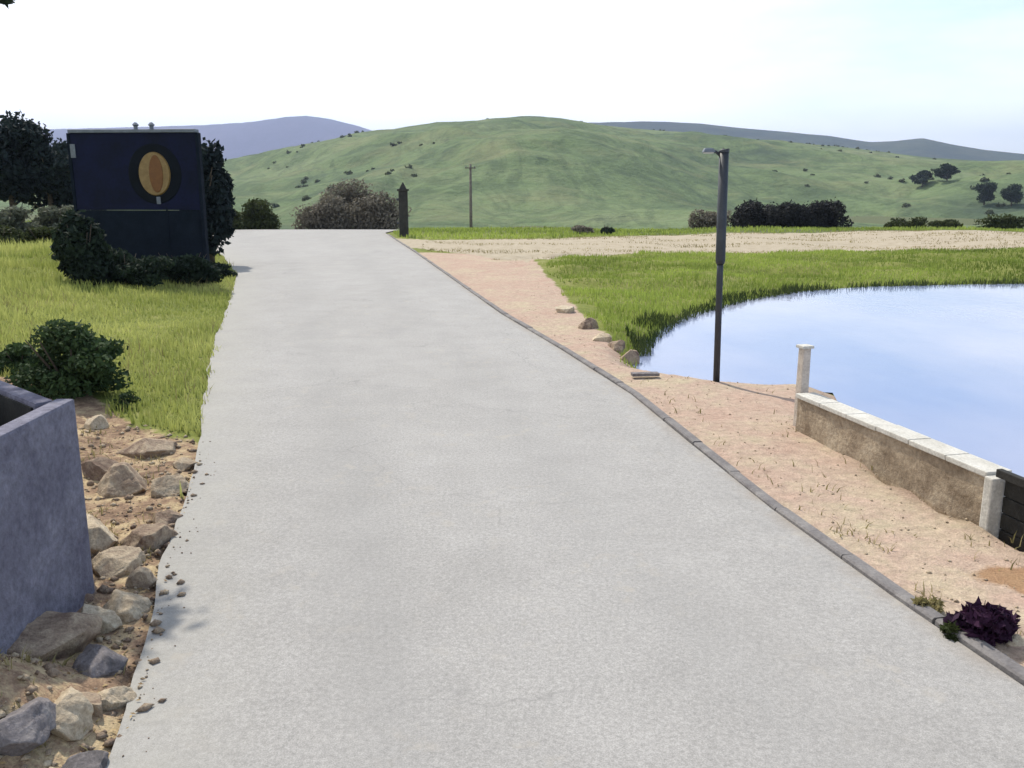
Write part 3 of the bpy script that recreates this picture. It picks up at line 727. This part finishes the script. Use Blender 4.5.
# ------------------------------------------------------------------ entrance sign
s0 = G(80, 276); s1 = G(206, 274)
sy = (s0.y + s1.y) / 2; k = sy / P(140, 263, .4)[1]
d0 = ray(82, 262); d1 = ray(207, 262); dt = ray(140, 133); t_ = sy / d0[1]
sx0, sx1 = d0[0] * t_, d1[0] * t_; ztop = CAM_H + dt[2] * sy / dt[1]; zb = CAM_H + ray(140, 264)[2] * sy / ray(140, 264)[1]
gz = min(Hs(sx0, sy), Hs(sx1, sy)); W = sx1 - sx0; cxs = (sx0 + sx1) / 2
sg = empty('entrance_sign', (cxs, sy, gz), 'large dark navy sign board with a golden oval emblem beside the road', 'sign', rz=R(-4))
ht = ztop - gz; hb = max(.25, zb - gz)
pix = W / 126.0                                   # metres to a surveyed unit on the board
m = MB(); m.box((0, 0, (ht + hb + (ht - hb) * .42) / 2), (W, .16, (ht - hb) * .58)); m.build('upper_panel', MAT['navy'], sg, bevel=.015)
m = MB(); m.box((0, 0, hb + (ht - hb) * .42 / 2 - .004), (W - .02, .14, (ht - hb) * .42 - .01)); m.build('lower_panel', MAT['slate'], sg, bevel=.015)
m = MB(); m.box((0, 0, ht + .045), (W + .06, .24, .085)); m.build('top_trim', MAT['trim'], sg, bevel=.012)
for sx_ in (-1, 1):
    m = MB(); m.box((sx_ * (W / 2 + .045), 0, ht / 2 - .1), (.085, .18, ht + .2)); m.build('post', MAT['slate'], sg, bevel=.012)
for px_ in (144, 160):
    m = MB(); xx = (px_ - 141) * pix; m.tube([(xx, 0, ht + .08), (xx, 0, ht + .16), (xx, 0, ht + .2), (xx, 0, ht + .26)], [.05, .05, .085, .03], 12); m.build('finial', MAT['trim'], sg)
def disc(cx_, cz_, rx_, rz_, y0, y1, seg=40, pw_=1.0):
    m = MB(); v = []
    for yy, q in ((y0, 1), (y1, .96)):
        for i in range(seg):
            a = 2 * math.pi * i / seg; v.append((cx_ + rx_ * q * math.cos(a), yy, cz_ + rz_ * q * math.sin(a) * (1 if math.sin(a) > 0 else pw_)))
    f = [(i, (i + 1) % seg, seg + (i + 1) % seg, seg + i) for i in range(seg)] + [tuple(range(seg, 2 * seg))]
    m.add(v, f); return m
ex = (161 - 141) * pix; ez = ht - (171 - 132) * pix
disc(ex, ez, 27 * pix, 29 * pix, -.079, -.095).build('roundel', MAT['green_paint'], sg)
em = disc(ex, ez, 16 * pix, 21 * pix, -.094, -.135, 40).build('emblem', MAT['gold'], sg)
disc(ex + 2 * pix, ez, 7 * pix, 18 * pix, -.134, -.15, 30).build('emblem_core', MAT['orange'], em)
m = MB(); m.box((ex + 2 * pix, -.105, ez - 25.5 * pix), (4 * pix, .02, 7 * pix)); m.build('emblem_stem', MAT['trim'], em, bevel=.004)
m = MB(); m.box(((80 - 141) * pix, -.09, ht - 17 * pix), (5 * pix, .02, 13 * pix)); m.build('notice_plate', MAT['trim'], sg, bevel=.004)
m = MB(); m.box(((170 - 141) * pix, -.078, ht - 92 * pix), (1.6 * pix, .02, 42 * pix)); m.box(((184 - 141) * pix, -.078, ht - 110 * pix), (26 * pix, .018, 1.6 * pix)); m.build('batten', MAT['slate'], sg)

# planting around the sign
bush('dark_shrub', G(219, 277), 1.3, .9, .5, MAT['dark_leaf'], 'low spreading dark shrub added as shade at the right foot of the navy sign by the road', 'shrub', 35, 'shrubs around the sign', 1800, .08, 9)  # added shrub, its dark leaves stand in for the sign's shadow
bush('dark_shrub', G(86, 284), 1.35, 1.0, 1.9, MAT['dark_leaf'], 'tall dark shrub against the left foot of the navy sign', 'shrub', 31, 'shrubs around the sign', 4200, .11, 12)
bush('dark_shrub', G(126, 286), 2.2, 1.2, .95, MAT['dark_leaf'], 'low dark olive shrub under the left half of the navy sign', 'shrub', 32, 'shrubs around the sign', 2600, .08, 9)
bush('dark_shrub', G(184, 284), 2.1, 1.2, .95, MAT['dark_leaf'], 'low dark olive shrub under the right half of the navy sign', 'shrub', 33, 'shrubs around the sign', 2600, .08, 9)
qx = ray(209, 230)[0] / ray(209, 230)[1] * (sy + 5.5); tree('dark_tree', (qx, sy + 5.5, Hs(qx, sy + 5.5)), 4.1, 2.0, MAT['navy_leaf'], 'dark narrow tree just behind the right edge of the navy sign', 'tree', 34, None, 3800, .2, .0, 18, .3)

# ------------------------------------------------------------------ trees and scrub on the left
def at_dist(px, Y_):
    x = ray(px, 230)[0] / ray(px, 230)[1] * Y_; return (x, Y_, Hs(x, Y_))
def tree_top(px, py_top, Y_):
    l = at_dist(px, Y_); d = ray(px, py_top); return l, CAM_H + d[2] * Y_ / d[1] - l[2]
l, h = tree_top(16, 114, 46); tree('broad_tree', l, h, 4.2, MAT['navy_leaf'], 'tallest dark broad tree at the far left edge behind the grass bank', 'tree', 41, 'trees behind the bank', 5200, .26, .15, 20)
l, h = tree_top(54, 122, 47); tree('broad_tree', l, h, 4.4, MAT['navy_leaf'], 'dark tree between the leftmost tree and the navy sign', 'tree', 42, 'trees behind the bank', 4600, .26, .12, 18)
l, h = tree_top(84, 136, 53); tree('broad_tree', l, h, 4.4, MAT['navy_leaf'], 'dark tree mostly hidden behind the left part of the navy sign', 'tree', 43, 'trees behind the bank', 4400, .26, .12, 18)
l, h = tree_top(-25, 120, 52); tree('broad_tree', l, h, 4.6, MAT['dark_leaf'], 'dark tree cut by the left edge of the photo', 'tree', 44, 'trees behind the bank', 4200, .26, .12, 18)
bush('grey_shrub', at_dist(12, 36), 2.6, 1.6, 1.55, MAT['grey_leaf'], 'grey leaved shrub below the trees at the far left edge', 'shrub', 45, 'grey shrubs under the trees', 2600, .12, 10)
bush('grey_shrub', at_dist(58, 38), 2.5, 1.6, 1.6, MAT['grey_leaf'], 'grey leaved shrub next to the left edge of the navy sign', 'shrub', 46, 'grey shrubs under the trees', 2600, .12, 10)
bush('olive_scrub', at_dist(-2, 30), 1.8, 1.2, .9, MAT['olive_leaf'], 'low dark olive scrub at the back of the grass at the left edge', 'shrub', 47, 'olive scrub behind the grass', 2000, .1, 9)
bush('olive_scrub', at_dist(42, 31.5), 2.0, 1.2, .85, MAT['olive_leaf'], 'low dark olive scrub at the back of the grass nearer the sign', 'shrub', 48, 'olive scrub behind the grass', 2000, .1, 9)
bush('bank_shrub', G(72, 392), 1.5, 1.1, .85, MAT['shrub_leaf'], 'dark green bushy shrub in the grass behind the concrete trough', 'shrub', 49, None, 4200, .055, 12)
bush('bank_shrub', G(20, 372), .8, .7, .42, MAT['shrub_leaf'], 'smaller green shrub in the grass at the left edge behind the trough', 'shrub', 50, None, 2200, .05, 9)
bush('grass_tuft', G(126, 408), .3, .26, .2, MAT['shrub_leaf'], 'small dark green tuft below the bushy shrub on the bank', 'plant', 53, None, 420, .03, 6)

# tall tree standing on the bank, one twig of it hangs into the corner of the view
te = empty('bank_tree', (-5.95, 8.1, Hs(-5.95, 8.1)), 'tree on the left bank whose dark twig hangs into the top left corner', 'tree')
m = MB(); m.tube([(0, 0, -.3), (.05, 0, 1.4), (.15, -.05, 2.8), (.1, 0, 4.2), (.3, .1, 5.4)], [.22, .16, .13, .09, .03], 12)
for p in ([(.1, 0, 2.9), (.7, .1, 3.6), (1.0, .1, 3.75), (1.15, .1, 3.72)], [(.1, 0, 3.0), (-.8, .4, 4.0), (-1.4, .6, 4.9)], [(.1, 0, 3.4), (.6, -.8, 4.2), (.9, -1.4, 4.9)], [(.1, 0, 3.6), (.1, .9, 4.4), (.2, 1.5, 5.0)]):
    m.tube(p, [.07, .05, .03, .012][:len(p)] , 8)
m.build('trunk', MAT['bark'], te, smooth=True)
g_ = np.random.default_rng(5)
cc = [(g_.normal() * .9, g_.normal() * .9, 5.5 + g_.normal() * .5) for _ in range(18)]; rr = [(.55, .55, .4)] * 18
dcorner = ray(7, 2); tk = 8.2 / dcorner[1]
tip = (dcorner[0] * tk + 5.95, .1, CAM_H + dcorner[2] * tk - te.location.z)
cc.append((tip[0] - .03, tip[1], tip[2] + .06)); rr.append((.09, .09, .07))
V, F_, rn = leaves(cc, rr, 7000, .085, 5, 2.2)
np_mesh('crown', V, F_, MAT['dark_leaf'], te, attrs=dict(rnd=rn))

# ------------------------------------------------------------------ concrete trough at the left edge
# open-topped box: the near right corner stands where its rim turns
tb = G(66, 600); tz = tb.z - .08
corner = np.array([tb.x, tb.y + .12]); dc = ray(75, 398)
tzv = CAM_H + dc[2] * corner[1] / dc[1]
corner = P(75, 398, tzv)
near_dir = P(0, 436, tzv) - corner; near_dir /= np.linalg.norm(near_dir)
far_dir = P(0, 376, tzv) - corner; far_dir /= np.linalg.norm(far_dir)
print('trough', corner, tz, tzv, near_dir, far_dir)
tr_ = empty('concrete_trough', (corner[0], corner[1], tz), 'weathered grey open topped concrete trough at the left edge of the photo', 'trough')
hh = tzv - tz; th = .11
def wallstrip(m, a, b, n_in, z0, z1, t):
    a = np.array(a); b = np.array(b); n_in = np.array(n_in)
    v = []
    for z in (z0, z1):
        for p in (a, b, b + n_in * t, a + n_in * t): v.append((p[0], p[1], z))
    m.add(v, [(3, 2, 1, 0), (4, 5, 6, 7), (0, 1, 5, 4), (1, 2, 6, 5), (2, 3, 7, 6), (3, 0, 4, 7)])
A0 = np.zeros(2); B0 = near_dir * 1.7; C0 = far_dir * 1.5; D0 = B0 + C0
nin_near = np.array([near_dir[1], -near_dir[0]]);  nin_near = nin_near if nin_near @ far_dir > 0 else -nin_near
nin_far = np.array([far_dir[1], -far_dir[0]]); nin_far = nin_far if nin_far @ near_dir > 0 else -nin_far
m = MB(); wallstrip(m, A0, B0, nin_near, -.1, hh, th); m.build('near_wall', MAT['trough'], tr_, bevel=.02)
m = MB(); wallstrip(m, A0 + nin_near * (th + .002) + near_dir * .02, C0, nin_far, -.1, hh - .004, th); m.build('far_wall', MAT['trough'], tr_, bevel=.02)
m = MB(); wallstrip(m, B0, D0, -near_dir, -.1, hh - .008, th); wallstrip(m, C0, D0, -far_dir, -.1, hh - .008, th); m.build('back_wall', MAT['trough'], tr_, bevel=.015)
m = MB(); shade_t = .012; zl = hh - .035  # near-black sheets put the hollow's shade into colour, floor likewise
wallstrip(m, A0 + nin_near * (th + .02) + nin_far * (th + .003), C0 * .9 + nin_far * (th + .003), nin_far, .1, zl, shade_t); wallstrip(m, B0 * .9 + nin_near * (th + .003), A0 + near_dir * .2 + nin_near * (th + .003), nin_near, .1, zl, shade_t)
wallstrip(m, C0 - far_dir * (th + .003) + near_dir * .15, D0 - far_dir * (th + .003), -far_dir, .1, zl, shade_t); m.build('inner_shade', MAT['dark_wood'], tr_)
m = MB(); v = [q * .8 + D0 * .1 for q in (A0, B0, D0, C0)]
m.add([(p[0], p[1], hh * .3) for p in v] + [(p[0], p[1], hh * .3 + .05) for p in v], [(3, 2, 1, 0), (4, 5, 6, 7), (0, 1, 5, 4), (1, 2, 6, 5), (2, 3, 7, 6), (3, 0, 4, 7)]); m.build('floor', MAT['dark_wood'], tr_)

# ------------------------------------------------------------------ rocks
def rock(name, loc, size, seed, mat, label, cat='rock', group=None, rz=0):
    g = np.random.default_rng(seed); bm = bmesh.new(); bmesh.ops.create_icosphere(bm, subdivisions=5, radius=1)
    planes = []
    for _ in range(16):
        d = g.normal(size=3); d /= np.linalg.norm(d); planes.append((d, g.uniform(.5, .85)))
    for v in bm.verts:
        p = np.array(v.co)
        for d, o in planes:
            k = p @ d - o
            if k > 0: p = p - d * k * .97
        nz = fbm(np.array([p[0] * 3 + p[2] * 2]), np.array([p[1] * 3 - p[2]]), seed, 3)[0] + .6 * fbm(np.array([p[0] * 8 + p[2] * 5]), np.array([p[1] * 8 - p[2] * 4]), seed + 9, 4)[0]
        p = p * (1 + .16 * nz); v.co = Vector((p[0] * size[0] / 2, p[1] * size[1] / 2, p[2] * size[2] / 2))
    me = bpy.data.meshes.new(name); bm.to_mesh(me); bm.free(); me.materials.append(mat)
    me.polygons.foreach_set('use_smooth', [True] * len(me.polygons))
    o = bpy.data.objects.new(name, me); COL.objects.link(o)
    o.location = (loc[0], loc[1], loc[2] + size[2] * .02); o.rotation_euler = (0, 0, rz)
    return tag(o, label, cat, group)
RK = [
    (150, 452, .62, .40, .22, 'rock', 'long pinkish brown rock at the top of the rocky bank under the grass'),
    (92, 418, .22, .2, .2, 'pale_rock', 'small pale block of stone beside the trough corner'),
    (122, 490, .42, .36, .26, 'rock', 'brown rock in the upper middle of the bank right of the trough'),
    (172, 490, .30, .26, .18, 'pale_rock', 'pale rock near the road edge at the top of the bank'),
    (84, 528, .46, .34, .32, 'pale_rock', 'pale sunlit rock against the right side of the trough'),
    (150, 542, .34, .28, .2, 'rock', 'brown rock halfway down the bank close to the road'),
    (62, 578, .46, .34, .3, 'rock', 'dark brown rock at the foot of the trough'),
    (128, 612, .24, .2, .17, 'pale_rock', 'yellowish pale stone at the road edge below the halfway rock'),
    (118, 570, .32, .24, .18, 'rock', 'reddish brown rock in the middle of the bank'),
    (104, 668, .30, .22, .15, 'grey_rock', 'flat grey rock at the road edge in the lower bank'),
    (24, 640, .62, .38, .26, 'rock', 'wide flat brown rock in the lower left of the bank'),
    (62, 712, .26, .2, .14, 'pale_rock', 'yellowish stone in the lower left corner of the bank'),
    (110, 706, .18, .15, .12, 'pale_rock', 'small pale stone at the road edge near the bottom of the photo'),
    (20, 742, .3, .24, .16, 'grey_rock', 'grey rock in the bottom left corner of the photo'),
    (183, 466, .20, .18, .13, 'pale_rock', 'small pale yellow rock right at the road edge just below the grass'),
    (100, 462, .30, .26, .20, 'rock', 'brown rock between the trough corner and the long pinkish rock'),
    (166, 520, .20, .17, .14, 'rock', 'small brown rock at the road edge above the halfway rock'),
    (92, 606, .24, .2, .18, 'pale_rock', 'cream rock tucked behind the big rock at the foot of the trough'),
    (146, 584, .18, .16, .13, 'rock', 'small brown rock at the road edge just below the halfway rock'),
    (84, 690, .2, .16, .13, 'rock', 'brown stone between the flat grey rock and the yellowish corner stone'),
    (78, 752, .2, .17, .12, 'grey_rock', 'small grey rock at the bottom edge beside the road'),
]
for i, (px, py, a, b, c, mt, lab) in enumerate(RK):
    rock('rock', G(px, py) if px > 100 else Vector((*P(px, py, .12), Hs(*P(px, py, .12)))), (a * 1.4, b * 1.4, c * 1.6), 100 + i, MAT[mt], lab, 'rock', 'rocks on the bare bank', rz=i * 1.3)
ST = [
    (566, 312, 0.51, 0.39, 0.38, 'pale_rock', 'pale stone highest in the row bordering the grass at the pond corner'),
    (586, 328, 0.54, 0.42, 0.38, 'rock', 'brown stone second in the row bordering the pond corner'),
    (602, 340, 0.51, 0.38, 0.38, 'pale_rock', 'yellowish stone in the middle of the row at the pond corner'),
    (616, 350, 0.42, 0.33, 0.34, 'rock', 'brown stone between the yellowish stone and the water corner'),
    (628, 362, 0.45, 0.36, 0.38, 'rock', 'reddish stone lowest in the row right at the water corner'),
]
for i, (px, py, a, b, c, mt, lab) in enumerate(ST):
    rock('edging_stone', G(px, py), (a, b, c), 140 + i, MAT[mt], lab, 'stone', 'stones at the pond corner', rz=i * .9)
pk = G(645, 378)
pe = empty('plank', (pk.x, pk.y, max(pk.z, WATER_Z) + .03), 'short dark plank lying at the water corner of the pond', 'plank', rz=.1)
m = MB(); m.box((0, 0, .02), (.36, .12, .04)); m.build('board', MAT['grey_rock'], pe, bevel=.006)

# plants and stones on the verge at the right edge
g0 = G(978, 638)
bush('purple_plant', g0, .34, .3, .25, MAT['purple_leaf'], 'dark purple leaved plant on the verge beside the kerb', 'plant', 61, None, 900, .045, 8, 2.2)
rock('verge_stone', G(1015, 642), (.15, .12, .1), 171, MAT['pale_rock'], 'pale grey stone beside the purple plant at the right edge', 'stone', 'stones by the purple plant', .4)
rock('verge_stone', G(1004, 662), (.11, .1, .07), 172, MAT['grey_rock'], 'darker grey stone below the purple plant near the kerb', 'stone', 'stones by the purple plant', 1.4)
rock('verge_stone', G(936, 606), (.10, .09, .06), 173, MAT['pale_rock'], 'small pale stone up the verge left of the purple plant', 'stone', 'stones by the purple plant', 2.0)
bush('weed', G(925, 612), .2, .16, .1, MAT['straw_leaf'], 'small yellow weed left of the purple plant by the kerb', 'plant', 62, None, 260, .03, 5, 2.6)
bush('weed', G(950, 640), .2, .16, .09, MAT['olive_leaf'], 'small green weed in front of the purple plant by the kerb', 'plant', 63, None, 260, .03, 5, 2.6)

# ------------------------------------------------------------------ along the crest
def up(px, py, Y_): d = ray(px, py); return CAM_H + d[2] * Y_ / d[1]
l = at_dist(404, 47.5)
ge = empty('gate_pillar', l, 'dark stone gate pillar with a pointed cap at the far end of the road', 'pillar')
hp = up(404, 191, 47.5) - l[2]
m = MB(); m.box((0, 0, hp / 2 - .15), (.44, .44, hp + .3)); m.build('shaft', MAT['pillar'], ge, bevel=.03)
m = MB(); m.box((0, 0, hp + .05), (.56, .56, .1)); m.box((0, 0, hp + .27), (.36, .36, .34), 0, .12); m.build('cap', MAT['pillar'], ge, bevel=.01)
m = MB(); m.box((-.29, 0, hp * .82), (.14, .1, .12)); m.box((-.29, 0, hp * .3), (.14, .1, .12)); m.build('hinge', MAT['metal'], ge, bevel=.01)
Yp = 95; l = at_dist(471, Yp); hp = up(471, 164, Yp) - l[2]
ue = empty('utility_pole', l, 'faint grey green timber utility pole on the slope beyond the gate pillar', 'utility pole')
m = MB(); m.tube([(0, 0, -.5), (0, 0, hp * .5), (0, 0, hp)], [.17, .15, .12], 10); m.build('pole', MAT['wood'], ue, smooth=True)
m = MB(); m.box((0, -.14, hp - .4), (1.1, .1, .12)); m.build('crossarm', MAT['wood'], ue, bevel=.01)
for xx in (-.45, 0, .45):
    m = MB(); m.tube([(xx, -.14, hp - .34), (xx, -.14, hp - .26), (xx, -.14, hp - .2)], [.03, .05, .03], 8); m.build('insulator', MAT['trim'], ue)

bush('dark_bush', at_dist(607, 52), .9, .8, .75, MAT['dark_leaf'], 'small dark bush standing alone at the edge of the dirt track', 'bush', 71, None, 700, .11, 6)
bush('brown_bush', at_dist(583, 53), 1.5, 1.0, .62, MAT['brown_leaf'], 'low brown bush left of the small dark bush by the track', 'bush', 72, None, 700, .12, 6)
# bare brown thicket beside the end of the road
for i, (px, Yq, ww, top, lab) in enumerate([(325, 66, 5.0, 190, 'brown bare thicket bush left of the group at the end of the road'), (352, 69, 5.6, 176, 'tallest brown bare thicket bush in the middle at the end of the road'), (380, 67, 4.4, 186, 'brown bare thicket bush nearest the gate pillar')]):
    l = at_dist(px, Yq); bush('thicket_bush', l, ww, 2.4, up(px, top, Yq) - l[2], MAT['brown_leaf'], lab, 'bush', 73 + i, 'bare thicket at the end of the road', 4200, .17, 22)
bush('green_bush', at_dist(258, 64), 4.0, 2.2, 2.4, MAT['olive_leaf'], 'olive green bush between the navy sign and the brown thicket', 'bush', 77, None, 2400, .2, 11)
bush('green_bush', at_dist(228, 60), 2.2, 2.0, 1.6, MAT['olive_leaf'], 'small olive bush at the road end beside the navy sign', 'bush', 78, None, 1600, .18, 9)

# dark hedges beyond the track
l = at_dist(790, 64); hw = (847 - 733) / F_PX * 64; hh_ = up(790, 201, 64) - l[2]
bush('hedge', l, hw, 2.6, hh_, MAT['hedge_leaf'], 'long dark clipped hedge beyond the dirt track right of the lamp post', 'hedge', 81, None, 15000, .17, 60, 1.5, True)
l = at_dist(706, 64); bush('hedge', l, 2.6, 1.8, up(706, 208, 64) - l[2], MAT['brown_leaf'], 'short brown hedge left of the lamp post beyond the dirt track', 'hedge', 82, None, 1600, .18, 9, 1.5, True)
for i, (px, Yq, ww, top, lab) in enumerate([(905, 66, 3.4, 212, 'low olive scrub in the middle right beyond the dirt track'), (945, 70, 3.0, 216, 'low olive scrub between two others beyond the dirt track'), (1000, 66, 5.0, 212, 'low olive scrub at the right edge beyond the dirt track')]):
    l = at_dist(px, Yq); bush('low_scrub', l, ww, 1.8, up(px, top, Yq) - l[2], MAT['olive_leaf'], lab, 'scrub', 84 + i, 'scrub beyond the track', 1500, .16, 9)

# trees out on the hillside
for i, (px, py, hpx, wpx, lab) in enumerate([(922, 187, 16, 22, 'left one of the two dark trees high on the right hillside'), (947, 181, 16, 24, 'right one of the two dark trees high on the right hillside'), (984, 205, 22, 20, 'dark green tree low on the hillside near the right edge'), (1011, 206, 20, 20, 'dark greyish tree low on the hillside at the right edge')]):
    p = on_hill(px, py); r = math.hypot(p.x, p.y); s_ = r / F_PX
    tree('hillside_tree', p - Vector((0, 0, .3)), hpx * s_, wpx * s_, MAT['dark_leaf'], lab, 'tree', 91 + i, 'trees on the right hillside', 1500, 1.6 * s_, .1, 10)
# scattered scrub on the hillsides: far too many and too small to count
g_ = np.random.default_rng(77); cs = []; rs_ = []
a = g_.uniform(R(-34), R(36), 2600); r = np.sqrt(g_.uniform(170 ** 2, 850 ** 2, 2600)); x = np.sin(a) * r; y = np.cos(a) * r
keep = (fbm(x / 70, y / 110, 88, 4) > .08) & (g_.random(2600) < .3); x, y, r = x[keep], y[keep], r[keep]; z = hillA(x, y)
for i in range(len(x)):
    s_ = g_.uniform(.4, 1.2); cs.append((x[i], y[i], z[i] + s_ * .4)); rs_.append((s_ * 1.3, s_ * 1.3, s_ * .8))
V, F_, rn = leaves(cs, rs_, 26 * len(cs), .9, 78, 1.4, .4)
o = np_mesh('hillside_scrub', V, F_, MAT['hill_leaf'], attrs=dict(rnd=rn)); tag(o, 'dark scrub scattered over the green hillsides', 'scrub', kind='stuff')

# ------------------------------------------------------------------ air
hz_ = MB(); hz_.box((0, 2900, 262), (19000, 12600, 552)); ho = hz_.build('haze', bpy.data.materials.new('air')); tag(ho, kind='stuff')
hm = ho.data.materials[0]; hm.use_nodes = True; ht_ = hm.node_tree; ht_.nodes.clear()
pv = ht_.nodes.new('ShaderNodeVolumePrincipled'); pv.inputs['Color'].default_value = (.62, .74, 1, 1)
pv.inputs['Density'].default_value = .00015; pv.inputs['Anisotropy'].default_value = 0.0
oo = ht_.nodes.new('ShaderNodeOutputMaterial'); ht_.links.new(pv.outputs[0], oo.inputs['Volume'])
